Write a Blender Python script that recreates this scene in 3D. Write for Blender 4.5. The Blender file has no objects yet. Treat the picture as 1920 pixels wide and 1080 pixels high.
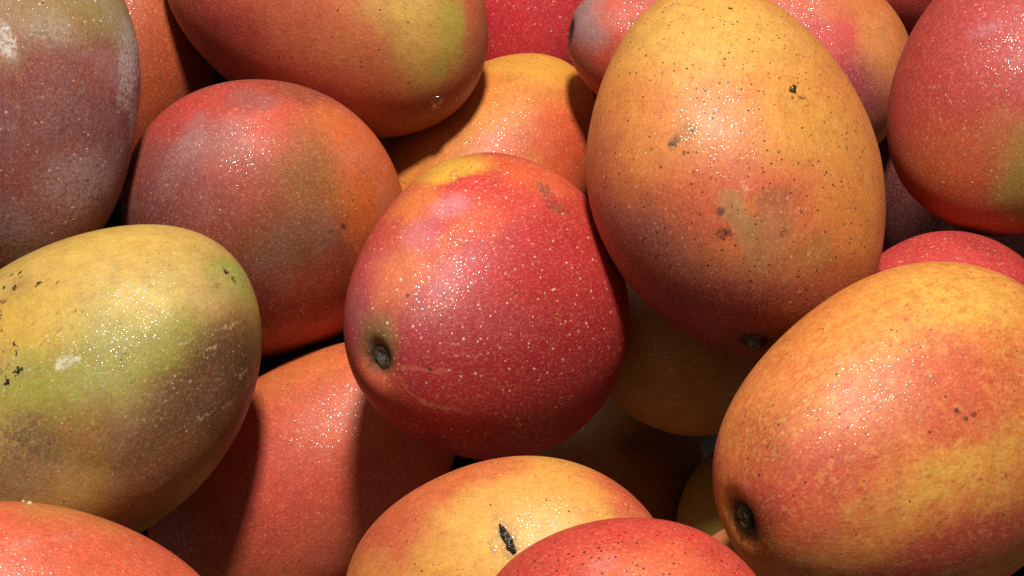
import bpy, bmesh, math, random
import numpy as np
from mathutils import Vector, Matrix, Euler

scene = bpy.context.scene
R = math.radians
# ------------------------------------------------------------------ camera
TILT = R(22)                       # angle between the lens axis and straight down
cam_data = bpy.data.cameras.new('camera')
cam_data.sensor_width = 36.0
cam_data.lens = 67.275
cam_data.clip_start = 0.01
cam_data.clip_end = 50
camera = bpy.data.objects.new('camera', cam_data)
scene.collection.objects.link(camera)
VIEW = Vector((0, math.sin(TILT), -math.cos(TILT)))
UP = Vector((0, math.cos(TILT), math.sin(TILT)))
camera.location = -VIEW * 0.96
camera.rotation_euler = (TILT, 0, 0)
scene.camera = camera
# ------------------------------------------------------------------ light
world = bpy.data.worlds.new('World')
scene.world = world
world.use_nodes = True
bg = world.node_tree.nodes['Background']
bg.inputs['Color'].default_value = (1.0, 0.86, 0.72, 1)
bg.inputs['Strength'].default_value = 0.16

PILE = camera.location + VIEW * 0.70
def aim(o, target):
    o.rotation_euler = (Vector(target) - o.location).to_track_quat('-Z', 'Y').to_euler()
def from_lens(x, y, z):            # direction given along right / up / towards the lens
    return (Vector((1, 0, 0)) * x + UP * y - VIEW * z).normalized()
# the shop's ceiling spotlight almost straight overhead
ld = bpy.data.lights.new('ceiling_spotlight', 'SPOT')
ld.energy = 258
ld.color = (1.0, 0.93, 0.84)
ld.shadow_soft_size = 0.11
ld.spot_size = R(40); ld.spot_blend = 0.6
spot = bpy.data.objects.new('ceiling_spotlight', ld)
spot.location = PILE + from_lens(0.02, 0.69, 0.72) * 1.9
scene.collection.objects.link(spot); aim(spot, PILE)
# a cooler fluorescent further back in the shop
ad = bpy.data.lights.new('ceiling_panel', 'AREA')
ad.energy = 3.5
ad.color = (0.86, 0.92, 1.0)
ad.shape = 'RECTANGLE'; ad.size = 0.9; ad.size_y = 0.25
panel = bpy.data.objects.new('ceiling_panel', ad)
panel.location = PILE + from_lens(-0.35, 0.90, 0.25) * 2.0
scene.collection.objects.link(panel); aim(panel, PILE)

scene.view_settings.view_transform = 'Standard'
scene.view_settings.look = 'None'
scene.view_settings.exposure = 0
scene.view_settings.gamma = 1
scene.view_settings.use_curve_mapping = False
scene.cycles.max_bounces = 5

# ------------------------------------------------------------------ helpers
def lin(h, k=1.0):
    out = []
    for i in (0, 2, 4):
        c = int(h[i:i+2], 16) / 255
        out.append((c / 12.92 if c <= 0.04045 else ((c + 0.055) / 1.055) ** 2.4) * k)
    g = .3 * out[0] + .6 * out[1] + .1 * out[2]
    return (*[max(0.0, g + (c - g) * 1.0) for c in out], 1)

class Nodes:
    """small shorthand for building a node tree"""
    def __init__(self, mat):
        mat.use_nodes = True
        self.t = mat.node_tree
        self.bsdf = self.t.nodes['Principled BSDF']
    def new(self, kind, **kw):
        n = self.t.nodes.new(kind)
        for k, v in kw.items():
            setattr(n, k, v)
        return n
    def put(self, sock, v):
        if hasattr(v, 'is_output'):
            self.t.links.new(v, sock)
        else:
            sock.default_value = v
    def math(self, op, a, b=0.0, clamp=False):
        n = self.new('ShaderNodeMath', operation=op, use_clamp=clamp)
        self.put(n.inputs[0], a); self.put(n.inputs[1], b)
        return n.outputs[0]
    def vec(self, op, a, b=None, scale=None):
        n = self.new('ShaderNodeVectorMath', operation=op)
        self.put(n.inputs[0], a)
        if b is not None: self.put(n.inputs[1], b)
        if scale is not None: self.put(n.inputs['Scale'], scale)
        return n.outputs['Value'] if op in ('LENGTH', 'DISTANCE', 'DOT_PRODUCT') else n.outputs[0]
    def noise(self, v, scale, detail=3.0, rough=0.55):
        n = self.new('ShaderNodeTexNoise')
        self.put(n.inputs['Vector'], v); n.inputs['Scale'].default_value = scale
        n.inputs['Detail'].default_value = detail; n.inputs['Roughness'].default_value = rough
        return n
    def cells(self, v, scale, feature='F1'):
        n = self.new('ShaderNodeTexVoronoi', feature=feature)
        self.put(n.inputs['Vector'], v); n.inputs['Scale'].default_value = scale
        return n
    def ramp(self, v, lo, hi, a=0.0, b=1.0, smooth=True):
        n = self.new('ShaderNodeMapRange', interpolation_type='SMOOTHSTEP' if smooth else 'LINEAR')
        self.put(n.inputs[0], v)
        for i, x in enumerate((lo, hi, a, b)): self.put(n.inputs[1 + i], x)
        return n.outputs[0]
    def mix(self, f, a, b, blend='MIX'):
        n = self.new('ShaderNodeMix', data_type='RGBA', blend_type=blend)
        self.put(n.inputs[0], f); self.put(n.inputs[6], a); self.put(n.inputs[7], b)
        return n.outputs[2]
    def mapping(self, v, loc, rot, scale):
        n = self.new('ShaderNodeMapping', vector_type='TEXTURE')
        self.put(n.inputs[0], v)
        n.inputs[1].default_value = loc; n.inputs[2].default_value = rot; n.inputs[3].default_value = scale
        return n.outputs[0]

ALB = 0.80
def skin_material(base, patches, flecks, seed, lent, dark, rough, bloom, streak, darkcol, poles, peel, wet, ring_r):
    m = bpy.data.materials.new('mango_skin')
    N = Nodes(m)
    tc = N.new('ShaderNodeTexCoord').outputs['Object']
    p = N.vec('ADD', tc, ((seed % 53) * .031, (seed % 31) * .047, (seed % 41) * .039))      # own piece of the noise
    w1 = N.vec('SCALE', N.vec('SUBTRACT', N.noise(p, 55, 3).outputs['Color'], (.5, .5, .5)), scale=0.016)
    w2 = N.vec('SCALE', N.vec('SUBTRACT', N.noise(p, 420, 3, .7).outputs['Color'], (.5, .5, .5)), scale=0.0055)
    q = N.vec('ADD', N.vec('ADD', tc, w1), w2)
    ts = N.vec('ADD', tc, w2)
    gritty = N.ramp(N.noise(p, 700, 3, .75).outputs['Fac'], .38, .58, .12, 1)
    col = lin(base, ALB)
    # broad colouring of the fruit: blush, ripening and bruised areas, plus some painted sheen and shading
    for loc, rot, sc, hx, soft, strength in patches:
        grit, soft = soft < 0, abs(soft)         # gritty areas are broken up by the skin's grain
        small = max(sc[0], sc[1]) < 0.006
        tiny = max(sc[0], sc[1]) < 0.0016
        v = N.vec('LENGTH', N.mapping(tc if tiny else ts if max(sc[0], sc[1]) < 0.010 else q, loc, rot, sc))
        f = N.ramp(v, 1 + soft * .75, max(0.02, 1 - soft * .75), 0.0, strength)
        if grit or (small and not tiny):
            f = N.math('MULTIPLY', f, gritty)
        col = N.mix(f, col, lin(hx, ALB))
    # meridian streaks and mottling of the skin
    sep = N.new('ShaderNodeSeparateXYZ'); N.put(sep.inputs[0], tc)
    flat = N.new('ShaderNodeCombineXYZ'); N.put(flat.inputs[0], sep.outputs[0]); N.put(flat.inputs[1], sep.outputs[1])
    ring = N.vec('NORMALIZE', flat.outputs[0])
    up = N.new('ShaderNodeCombineXYZ'); N.put(up.inputs[2], N.math('MULTIPLY', sep.outputs[2], 7.0))
    mer = N.vec('ADD', N.vec('ADD', ring, up.outputs[0]), N.vec('SCALE', p, scale=2.0))
    st = N.noise(mer, 22, 4, .65).outputs['Fac']
    st2 = N.noise(mer, 75, 2, .6).outputs['Fac']
    mo = N.noise(p, 150, 4, .65).outputs['Fac']
    fine = N.noise(p, 1000, 2, .65).outputs['Fac']
    col = N.mix(N.ramp(st, .5, .75, 0, .30 + .3 * streak), col, lin('b02c1c', ALB), 'MIX')
    col = N.mix(N.ramp(st2, .5, .72, 0, .24), col, lin('7a2418', ALB))
    col = N.mix(N.ramp(st2, .48, .28, 0, .22), col, lin('f0b070', ALB))
    col = N.mix(N.ramp(mo, .3, .7, .2, 0), col, lin('6a2c1a', ALB), 'MIX')
    col = N.mix(N.ramp(fine, .52, .75, 0, .2 + .2 * streak), col, lin('8a3a1c', ALB))
    col = N.mix(N.ramp(fine, .47, .28, 0, .18), col, lin('f4c890', ALB))
    if streak:
        bl = N.noise(p, 330, 3, .6).outputs['Fac']
        col = N.mix(N.ramp(bl, .48, .62, 0, .26 * streak), col, lin('cc5a2c', ALB))
        col = N.mix(N.ramp(bl, .46, .34, 0, .22 * streak), col, lin('ecb456', ALB))
    # whitish wax bloom, rubbed off here and there
    if bloom:
        b = N.math('MULTIPLY', N.ramp(N.noise(p, 38, 4, .65).outputs['Fac'], .46, .70), N.ramp(N.noise(p, 520, 3, .7).outputs['Fac'], .35, .65, .35, 1))
        col = N.mix(N.math('MULTIPLY', b, bloom), col, lin('b6a8b0', ALB))
    # pale lenticels
    vo = N.cells(p, 400)
    rnd = N.new('ShaderNodeSeparateColor'); N.put(rnd.inputs[0], vo.outputs['Color'])
    size = N.ramp(rnd.outputs[0], 0, 1, .08, .25, False)
    dots = N.math('MULTIPLY', N.ramp(vo.outputs['Distance'], size, N.math('MULTIPLY', size, .5)), N.ramp(rnd.outputs[1], .1, .3))
    patchy = N.ramp(N.noise(p, 30, 2).outputs['Fac'], .34, .58, .25, 1)
    dots = N.math('MULTIPLY', dots, patchy)
    col = N.mix(N.math('MULTIPLY', dots, .8 * lent), col, lin('f6d2b4', ALB))
    # dark corky specks
    vd = N.cells(N.vec('ADD', p, (.33, .17, .91)), 540)
    rd = N.new('ShaderNodeSeparateColor'); N.put(rd.inputs[0], vd.outputs['Color'])
    dsize = N.ramp(rd.outputs[0], 0, 1, .13, .33, False)
    spots = N.math('MULTIPLY', N.ramp(vd.outputs['Distance'], dsize, N.math('MULTIPLY', dsize, .5)),
                   N.ramp(N.math('ADD', rd.outputs[1], N.math('MULTIPLY', N.noise(p, 45, 3).outputs['Fac'], .8)), 1.42 - .66 * dark, 1.52 - .66 * dark))
    col = N.mix(N.math('MULTIPLY', spots, .92), col, lin(darkcol, ALB))
    # sooty black flecks of dried sap
    rlift = None
    for loc, rot, sc, dens in flecks:
        f = N.ramp(N.vec('LENGTH', N.mapping(q, loc, rot, sc)), 1.25, .6)
        vf = N.cells(N.mapping(N.vec('ADD', p, w2), (0, 0, 0), (.6, .9, .3), (1, 1, 2.0)), 400)
        rf = N.new('ShaderNodeSeparateColor'); N.put(rf.inputs[0], vf.outputs['Color'])
        fs = N.ramp(rf.outputs[0], 0, 1, .15, .55, False)
        fl = N.math('MULTIPLY', N.ramp(vf.outputs['Distance'], fs, N.math('MULTIPLY', fs, .75)), N.ramp(rf.outputs[1], 1 - dens, 1.02 - dens))
        col = N.mix(N.math('MULTIPLY', fl, f), col, lin('1c1712'))
    # corky ring where the stem joined
    if poles:
        dz = N.vec('DISTANCE', N.vec('ADD', tc, w2), poles)
        col = N.mix(N.ramp(dz, ring_r * 1.5, ring_r * .7, 0, .9), col, lin('221a14'))
    N.put(N.bsdf.inputs['Base Color'], col)
    # gloss: waxy skin with pores that break the highlight into sparkle
    rg = N.ramp(N.noise(p, 70, 4).outputs['Fac'], .3, .7, rough + .14, rough + .30, False)
    N.put(N.bsdf.inputs['Roughness'], N.math('ADD', rg, N.math('MULTIPLY', dots, .1)))
    N.bsdf.inputs['Specular IOR Level'].default_value = 0.34
    # beads of moisture and wax: small domes, sparse and uneven, that catch the lamp
    pore = N.cells(p, 820)
    rp = N.new('ShaderNodeSeparateColor'); N.put(rp.inputs[0], pore.outputs['Color'])
    rad = N.ramp(rp.outputs[0], 0, 1, .18, .46, False)
    dome = N.math('SUBTRACT', 1.0, N.math('POWER', N.math('DIVIDE', pore.outputs['Distance'], rad), 2.0), clamp=True)
    dome = N.math('MULTIPLY', dome, N.ramp(rp.outputs[1], .25, .3))
    wetness = N.noise(p, 170, 3, .7).outputs['Fac']
    splash = N.ramp(wetness, .57, .64, 0, wet)
    N.put(N.bsdf.inputs['Coat Weight'], N.math('ADD', N.math('MULTIPLY', N.ramp(dome, 0, .2, 0, .5 * peel), N.ramp(wetness, .35, .6, .3, 1)), splash, clamp=True))
    N.bsdf.inputs['Coat Roughness'].default_value = 0.13
    N.bsdf.inputs['Coat IOR'].default_value = 2.4
    bp = N.new('ShaderNodeBump')
    bp.inputs['Strength'].default_value = 1.0
    bp.inputs['Distance'].default_value = .00006
    N.put(bp.inputs['Height'], N.math('ADD', N.math('MULTIPLY', dome, 1.15), N.math('MULTIPLY', wetness, 1.5 + 12 * wet)))
    N.put(N.bsdf.inputs['Coat Normal'], bp.outputs[0])
    bp = N.new('ShaderNodeBump')
    bp.inputs['Strength'].default_value = 1.0
    bp.inputs['Distance'].default_value = .00013
    N.put(bp.inputs['Height'], N.math('ADD', fine, N.math('MULTIPLY', mo, .5)))
    N.put(N.bsdf.inputs['Normal'], bp.outputs[0])
    return m

def plain(name, c1, c2, scale, rough, bump=0.0, spec=.5):
    m = bpy.data.materials.new(name)
    N = Nodes(m)
    tc = N.new('ShaderNodeTexCoord').outputs['Object']
    n = N.noise(tc, scale, 5, .65).outputs['Fac']
    N.put(N.bsdf.inputs['Base Color'], N.mix(N.ramp(n, .35, .65), lin(c1), lin(c2)))
    N.bsdf.inputs['Roughness'].default_value = rough
    N.bsdf.inputs['Specular IOR Level'].default_value = spec
    if bump:
        b = N.new('ShaderNodeBump'); b.inputs['Distance'].default_value = bump
        N.put(b.inputs['Height'], n); N.put(N.bsdf.inputs['Normal'], b.outputs[0])
    return m

def mesh_object(name, verts, faces, mat, parent=None):
    me = bpy.data.meshes.new(name)
    me.from_pydata([tuple(v) for v in verts], [], faces)
    me.validate(); me.update()
    me.polygons.foreach_set('use_smooth', [True] * len(me.polygons))
    me.materials.append(mat)
    o = bpy.data.objects.new(name, me)
    scene.collection.objects.link(o)
    o.parent = parent
    return o

def grid_faces(nu, nv):
    """faces of a closed lathe: one pole point, nv-1 rings of nu points, one pole point"""
    f = []
    last = 1 + (nv - 1) * nu
    for j in range(nu):
        k = (j + 1) % nu
        f.append((0, 1 + j, 1 + k))
        for i in range(nv - 2):
            a = 1 + i * nu
            f.append((a + j, a + nu + j, a + nu + k, a + k))
        a = 1 + (nv - 2) * nu
        f.append((a + j, last, a + k))
    return f

def mango_points(L, W, T, egg, pit, seed, nu, nv, shoulder=0.0, bump=0.0085):
    """points of one fruit, stem at +z, width along x, thickness along y"""
    rnd = random.Random(seed)
    th = np.linspace(0.0, math.pi, nv + 1)[:, None]
    ph = (np.arange(nu) * 2 * math.pi / nu)[None, :]
    c, s = np.cos(th), np.sin(th)
    r = s * (1 + egg * c) * np.ones_like(ph)
    x, y, z = r * np.cos(ph), r * np.sin(ph), c * np.ones_like(ph)
    f = np.ones_like(x)
    for i in range(6):
        k = [rnd.gauss(0, 2.0) for _ in range(3)]
        f = f + bump * rnd.uniform(.5, 1.2) * np.sin(k[0]*x + k[1]*y + k[2]*z + rnd.uniform(0, 6.28))
    # one cheek is fuller than the other, the tip leans to it
    lean = shoulder * (z * np.abs(z)) * -1.0
    zz = z * f * L - pit * np.exp(-(th / 0.17) ** 2) - 0.35 * pit * np.exp(-(th / 0.45) ** 2)
    return np.stack([(x * f + lean) * W, y * f * T, zz], -1)

# location, rotation, half length, half width, half thickness, egg, stem pit, lean, seed, label, ground colour,
# colour areas (place, turn, size, colour, softness, strength), sap flecks, skin
FRUIT = [
    ((-0.18254, -0.02443, 0.25006), (0.9292, -0.0955, 3.1071), 0.06893, 0.04252, 0.03725, 0.0596, 0.002, -0.0171, 22, 'dusty purple mango with a whitish waxy bloom, resting against the purple-and-orange one', '7c3e40',
     [((-0.01955, 0.02553, 0.04008), (1.314, -0.085, 3.086), (0.03058, 0.01529, 0.04281), '98864f', 1.1, 0.8),
      ((-0.03363, 0.01394, 0.03513), (1.306, -0.253, 3.131), (0.00779, 0.01169, 0.01637), '8f8848', 0.7, 0.5),
      ((-0.033, 0.02245, 0.01683), (1.29, -0.422, -3.102), (0.00969, 0.00872, 0.01357), '983834', 0.7, 0.7),
      ((-0.00517, 0.03613, 0.01674), (1.314, -0.085, 3.086), (0.01327, 0.01517, 0.02124), '8d4438', 0.8, 0.6),
      ((-0.02118, 0.03137, -0.00457), (1.314, -0.085, 3.086), (0.02505, 0.02505, 0.03508), '94787a', -0.9, 0.5),
      ((-0.00858, 0.03331, -0.02255), (1.314, -0.085, 3.086), (0.01739, 0.01352, 0.02434), '8c4a48', 0.8, 0.6),
      ((-0.00036, 0.0253, -0.04889), (1.314, -0.085, 3.086), (0.01576, 0.01379, 0.02207), '968692', -0.8, 0.8),
      ((-0.02496, 0.02467, -0.02835), (1.261, -0.589, -3.044), (0.01178, 0.01178, 0.01649), 'a8949a', -0.9, 0.7),
      ((-0.0408, 0.00567, 0.0198), (1.315, -0.034, 3.072), (0.00317, 0.01785, 0.02499), 'cfcaca', -0.9, 0.9),
      ((-0.03982, 0.01133, -0.00306), (1.306, -0.253, 3.131), (0.00198, 0.0119, 0.01667), 'c8bcbc', -0.9, 0.8),
      ((-0.03779, 0.00853, 0.0298), (1.314, -0.085, 3.086), (0.0059, 0.00984, 0.01378), 'a8a094', -0.9, 0.6),
      ((0.00136, 0.03406, 0.0296), (1.314, -0.085, 3.086), (0.00756, 0.01135, 0.01589), 'b09a7a', 0.8, 0.5),
      ((0.00136, 0.03471, 0.02684), (1.29, -0.422, -3.102), (0.00303, 0.00643, 0.009), 'e0dcd4', -0.7, 0.9),
      ((-0.01405, 0.03141, 0.03101), (1.314, -0.085, 3.086), (0.0076, 0.0057, 0.01064), 'b8b0a8', -0.9, 0.5)],
     [], {'lent': 1.0, 'dark': 0.1, 'rough': 0.42, 'bloom': 0.35, 'streak': 0.0, 'peel': 1.0, 'wet': 0.0, 'darkcol': '2e1c12'}),
    ((-0.17712, 0.04773, 0.139), (0.9674, -0.1922, 3.0648), 0.05924, 0.04429, 0.03954, 0.0167, 0.002, 0.0333, 39, 'dim orange-red mango wedged behind the dusty purple one', 'b04a28',
     [((-0.01605, 0.02961, 0.03206), (1.354, -0.172, 3.026), (0.01365, 0.01137, 0.0191), 'b8552c', 0.7, 0.7),
      ((-0.03742, 0.01974, 0.00918), (1.354, -0.172, 3.026), (0.00697, 0.01394, 0.01951), '8a3022', 0.8, 0.5)],
     [], {'lent': 0.25, 'dark': 0.35, 'rough': 0.34, 'bloom': 0, 'streak': 0.0, 'peel': 1.0, 'wet': 0.0, 'darkcol': '2e1c12'}),
    ((-0.10005, -0.04408, 0.1828), (2.6907, -0.1599, 0.6185), 0.0622, 0.05603, 0.04886, -0.0016, 0.002, -0.0283, 56, 'round mango, plum purple shading through olive to orange, behind the green-yellow one', '98442f',
     [((0.01164, -0.00333, -0.06014), (-2.4, -0.207, 0.318), (0.02249, 0.0092, 0.03149), 'b83a36', 0.7, 0.9),
      ((-0.00536, -0.00931, -0.06139), (-2.378, 0.033, 0.062), (0.0123, 0.0082, 0.01722), 'bc3634', 0.7, 0.9),
      ((0.02536, 0.01902, -0.04983), (-2.461, -0.378, 0.524), (0.0162, 0.01215, 0.02268), 'd24c3a', 0.7, 0.9),
      ((0.02501, 0.00362, -0.05474), (-2.461, -0.378, 0.524), (0.01022, 0.0045, 0.01431), '8e5450', 0.7, 0.6),
      ((-0.02131, 0.01356, -0.05521), (-2.461, -0.378, 0.524), (0.01814, 0.02016, 0.02823), '82444c', 0.8, 0.8),
      ((-0.01575, 0.01176, -0.05819), (-2.722, -0.659, 1.038), (0.00443, 0.01612, 0.02256), '9c7478', -0.9, 0.7),
      ((0.00452, 0.01315, -0.05987), (-2.389, -0.148, 0.252), (0.01409, 0.00604, 0.01972), 'a06a70', -0.9, 0.5),
      ((-0.03697, 0.01486, -0.04244), (-2.461, -0.378, 0.524), (0.01425, 0.01629, 0.02281), '70363c', 0.8, 0.8),
      ((0.0033, 0.02973, -0.05003), (-2.461, -0.378, 0.524), (0.014, 0.012, 0.0196), 'a84a40', 0.8, 0.6),
      ((0.04355, 0.0295, -0.01254), (-2.416, -0.265, 0.384), (0.01563, 0.03542, 0.04959), 'e0682c', 0.6, 0.95),
      ((0.04062, 0.01828, -0.03548), (-2.461, -0.378, 0.524), (0.01029, 0.01029, 0.01441), 'd8703c', 0.8, 0.7),
      ((0.02427, 0.03641, -0.03214), (-2.416, -0.265, 0.384), (0.01419, 0.02027, 0.02838), '946230', 0.9, 0.8),
      ((-0.00347, 0.0457, -0.02039), (-2.461, -0.378, 0.524), (0.01825, 0.01622, 0.02555), '805430', 0.8, 0.85),
      ((0.02346, 0.04358, -0.01112), (-2.389, -0.148, 0.252), (0.00082, 0.00123, 0.00173), '2a2018', 0.6, 0.9),
      ((0.01843, 0.04483, -0.01384), (-2.461, -0.378, 0.524), (0.00123, 0.00061, 0.00172), '3a4020', 0.6, 0.8),
      ((-0.0033, 0.04679, 0.01363), (-2.461, -0.378, 0.524), (0.02513, 0.01675, 0.03518), 'c44c28', 0.8, 0.9),
      ((-0.0301, 0.03855, -0.01214), (-2.461, -0.378, 0.524), (0.01848, 0.01848, 0.02587), '8c3428', 0.8, 0.7),
      ((-0.0128, 0.03212, -0.04491), (-2.461, -0.378, 0.524), (0.01202, 0.01202, 0.01682), '8c4648', 0.9, 0.5)],
     [], {'lent': 0.3, 'dark': 0.12, 'rough': 0.36, 'bloom': 0.12, 'streak': 0.0, 'peel': 1.0, 'wet': 0.0, 'darkcol': '2e1c12'}),
    ((-0.07869, 0.05352, 0.18664), (1.7058, 1.0699, -1.8635), 0.07374, 0.05252, 0.04614, -0.0658, 0.002, 0.0717, 73, 'red-orange mango with a yellow-green cheek and a water drop', 'c8603e',
     [((0.00422, 0.04304, 0.02471), (3.084, 1.36, -0.914), (0.02619, 0.01964, 0.03667), 'b43a38', 0.8, 0.9),
      ((0.00982, 0.0451, -0.00656), (2.707, 1.338, -1.301), (0.03255, 0.01194, 0.04557), 'd0583e', 0.8, 0.9),
      ((-0.0201, 0.04145, -0.02127), (2.115, 1.155, -1.921), (0.02116, 0.01481, 0.02962), 'd47448', 0.8, 0.85),
      ((-0.02109, 0.04292, -0.00836), (2.115, 1.155, -1.921), (0.01271, 0.01271, 0.01779), 'c05a40', 0.8, 0.6),
      ((-0.01666, 0.02613, -0.0564), (2.115, 1.155, -1.921), (0.01493, 0.02133, 0.02986), 'c49c48', 0.7, 0.95),
      ((-0.02937, 0.02544, -0.04549), (2.115, 1.155, -1.921), (0.01482, 0.00847, 0.02075), 'd0aa50', 0.8, 0.9),
      ((-0.01823, 0.01532, -0.06401), (1.968, 0.999, -2.088), (0.00558, 0.01289, 0.01804), 'a4a23c', 0.8, 0.6),
      ((-0.00692, 0.02366, -0.06367), (2.115, 1.155, -1.921), (0.0043, 0.00516, 0.00723), '98a038', 0.7, 0.6),
      ((-0.02583, 0.01173, -0.06028), (2.115, 1.155, -1.921), (0.00643, 0.00536, 0.009), 'b0a040', 0.7, 0.6),
      ((0.01841, 0.0307, -0.05414), (1.968, 0.999, -2.088), (0.02625, 0.00875, 0.03675), 'bc6c3a', 0.8, 0.85),
      ((-0.0026, 0.00351, -0.07255), (2.115, 1.155, -1.921), (0.00549, 0.01975, 0.02766), 'c06a44', 0.8, 0.8),
      ((-0.00933, 0.04026, -0.03624), (2.115, 1.155, -1.921), (0.01277, 0.01277, 0.01788), 'c06e42', 0.9, 0.6)],
     [], {'lent': 0.25, 'dark': 0.3, 'rough': 0.34, 'bloom': 0, 'streak': 0.0, 'peel': 1.0, 'wet': 0.0, 'darkcol': '2e1c12'}),
    ((0.00989, 0.09528, 0.11723), (1.0998, -0.1187, 2.8418), 0.05315, 0.04079, 0.0359, 0.03, 0.002, 0.04, 90, 'bright crimson mango above the orange one with a yellow top', 'c8263a',
     [((-0.01858, 0.02993, -0.01407), (1.46, -0.32, -3.107), (0.01197, 0.01197, 0.01675), 'd03848', 0.8, 0.5)],
     [], {'lent': 0.7, 'dark': 0.0, 'rough': 0.24, 'bloom': 0, 'streak': 0.0, 'peel': 1.0, 'wet': 0.0, 'darkcol': '2e1c12'}),
    ((0.07245, 0.03334, 0.18064), (1.3107, 0.3011, -1.6928), 0.05209, 0.03156, 0.02823, 0.0141, 0.002, 0.048, 107, 'red mango with a greyish blunt tip poking out behind the large yellow one', 'c44a36',
     [((-0.00292, 0.01178, 0.04734), (-1.051, 1.129, 0.395), (0.00983, 0.01201, 0.01682), '8c7c80', 0.7, 0.85),
      ((0.00865, 0.00781, 0.04708), (0.553, 1.319, 2.056), (0.00658, 0.00658, 0.00921), '9a4a40', 0.8, 0.6),
      ((-0.00849, 0.01922, 0.03729), (0.553, 1.319, 2.056), (0.00869, 0.00869, 0.01216), 'c8503c', 0.8, 0.7)],
     [], {'lent': 0.2, 'dark': 0.1, 'rough': 0.34, 'bloom': 0.2, 'streak': 0.0, 'peel': 1.0, 'wet': 0.0, 'darkcol': '2e1c12'}),
    ((-0.01231, -0.0014, 0.12994), (1.6984, -0.3627, -0.6156), 0.06377, 0.04521, 0.03987, 0.1086, 0.002, 0.0924, 124, 'orange mango with a yellow top, behind the glossy red one', 'dc8438',
     [((0.00418, 0.02281, -0.05009), (-1.328, 0.566, -0.442), (0.02077, 0.00923, 0.02908), 'dda23c', 0.7, 0.9),
      ((0.01119, 0.0387, 0.00853), (-1.14, 1.063, -0.192), (0.02005, 0.02451, 0.03431), 'cc7e34', 0.8, 0.7),
      ((0.0378, 0.013, -0.0236), (-1.328, 0.566, -0.442), (0.0136, 0.02266, 0.03172), 'dc5430', 0.7, 0.95),
      ((0.02621, 0.02956, -0.014), (-1.27, 0.818, -0.35), (0.02016, 0.00784, 0.02822), 'd8603e', 0.7, 0.8),
      ((0.0263, 0.01071, -0.04931), (-1.328, 0.566, -0.442), (0.00576, 0.01382, 0.01934), 'dc7830', 0.8, 0.8),
      ((0.00934, 0.03506, -0.02085), (-1.328, 0.566, -0.442), (0.01354, 0.01128, 0.01895), 'e0923e', 0.8, 0.6)],
     [], {'lent': 0.5, 'dark': 0.25, 'rough': 0.28, 'bloom': 0, 'streak': 0.0, 'peel': 1.0, 'wet': 0.0, 'darkcol': '2e1c12'}),
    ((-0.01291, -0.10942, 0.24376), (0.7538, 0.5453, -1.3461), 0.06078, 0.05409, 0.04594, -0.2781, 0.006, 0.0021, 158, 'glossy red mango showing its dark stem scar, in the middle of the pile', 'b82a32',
     [((-0.04654, 0.02173, 0.00135), (-0.312, 0.622, 1.334), (0.043, 0.01122, 0.0602), 'd0423a', 0.8, 0.9),
      ((-0.05484, 0.00293, -0.0), (-0.158, 0.671, 1.59), (0.01426, 0.00494, 0.01996), 'e2b03a', 0.6, 0.95),
      ((-0.04714, -0.00252, 0.02044), (0.233, 0.652, 2.213), (0.01122, 0.01122, 0.0157), 'dd7a3c', 0.7, 0.85),
      ((-0.03706, 0.02441, 0.0172), (-0.045, 0.686, 1.768), (0.01101, 0.00734, 0.01542), 'dc5238', 0.8, 0.7),
      ((-0.0476, 0.02392, -0.0186), (-0.469, 0.522, 1.046), (0.02099, 0.00687, 0.02939), 'dc6038', 0.7, 0.85),
      ((-0.02292, 0.00698, 0.04814), (-0.46, 0.53, 1.064), (0.00794, 0.02166, 0.03032), 'd87848', 0.7, 0.85),
      ((-0.03111, 0.01675, 0.03402), (-0.632, 0.29, 0.642), (0.00472, 0.01996, 0.02795), 'd46840', 0.8, 0.6),
      ((-0.01146, 0.01759, 0.04934), (-0.683, 0.075, 0.361), (0.00286, 0.01432, 0.02005), 'd87a50', 0.8, 0.5),
      ((-0.03252, -0.00708, 0.04022), (-0.581, 0.39, 0.794), (0.00921, 0.01289, 0.01805), 'c84438', 0.8, 0.7),
      ((0.00703, -0.00646, 0.05607), (0.097, 0.681, 1.993), (0.01095, 0.01277, 0.01788), 'c4603e', 0.7, 0.75),
      ((-0.00329, 0.02164, 0.04841), (-0.37, 0.593, 1.234), (0.03041, 0.01342, 0.04257), '9c2034', 0.9, 0.85),
      ((0.01724, 0.03701, 0.01872), (-0.312, 0.622, 1.334), (0.03121, 0.02387, 0.0437), '9e1e2e', 0.9, 0.85),
      ((0.03339, 0.02348, 0.02668), (-0.312, 0.622, 1.334), (0.02589, 0.00925, 0.03625), '9a1c30', 0.8, 0.8),
      ((-0.01351, -0.00827, 0.05404), (-0.312, 0.622, 1.334), (0.00437, 0.01458, 0.02041), '964450', 0.7, 0.8),
      ((-0.04402, 0.01346, 0.01868), (0.026, 0.687, 1.881), (0.00702, 0.00406, 0.00983), 'dc8c96', 0.8, 0.6),  # pale lilac reflection painted into the skin colour
      ((-0.03726, 0.00918, 0.03211), (0.097, 0.681, 1.993), (0.00622, 0.00622, 0.00871), 'd47480', 0.8, 0.55),  # second painted patch of the lilac sheen
      ((-0.00593, 0.00144, 0.05484), (-0.312, 0.622, 1.334), (0.00687, 0.0094, 0.01316), '7c6c3c', 0.7, 0.9),
      ((-0.04143, 0.03102, -0.01334), (-0.683, 0.075, 0.361), (0.00415, 0.00208, 0.00581), '6e5444', 0.6, 0.95),
      ((-0.03505, 0.03599, -0.01199), (-0.549, 0.437, 0.874), (0.00451, 0.00207, 0.00631), '54402f', 0.6, 0.95),
      ((-0.03215, 0.03759, -0.0197), (-0.312, 0.622, 1.334), (0.00568, 0.00493, 0.00796), 'b84434', 0.8, 0.5),
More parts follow.
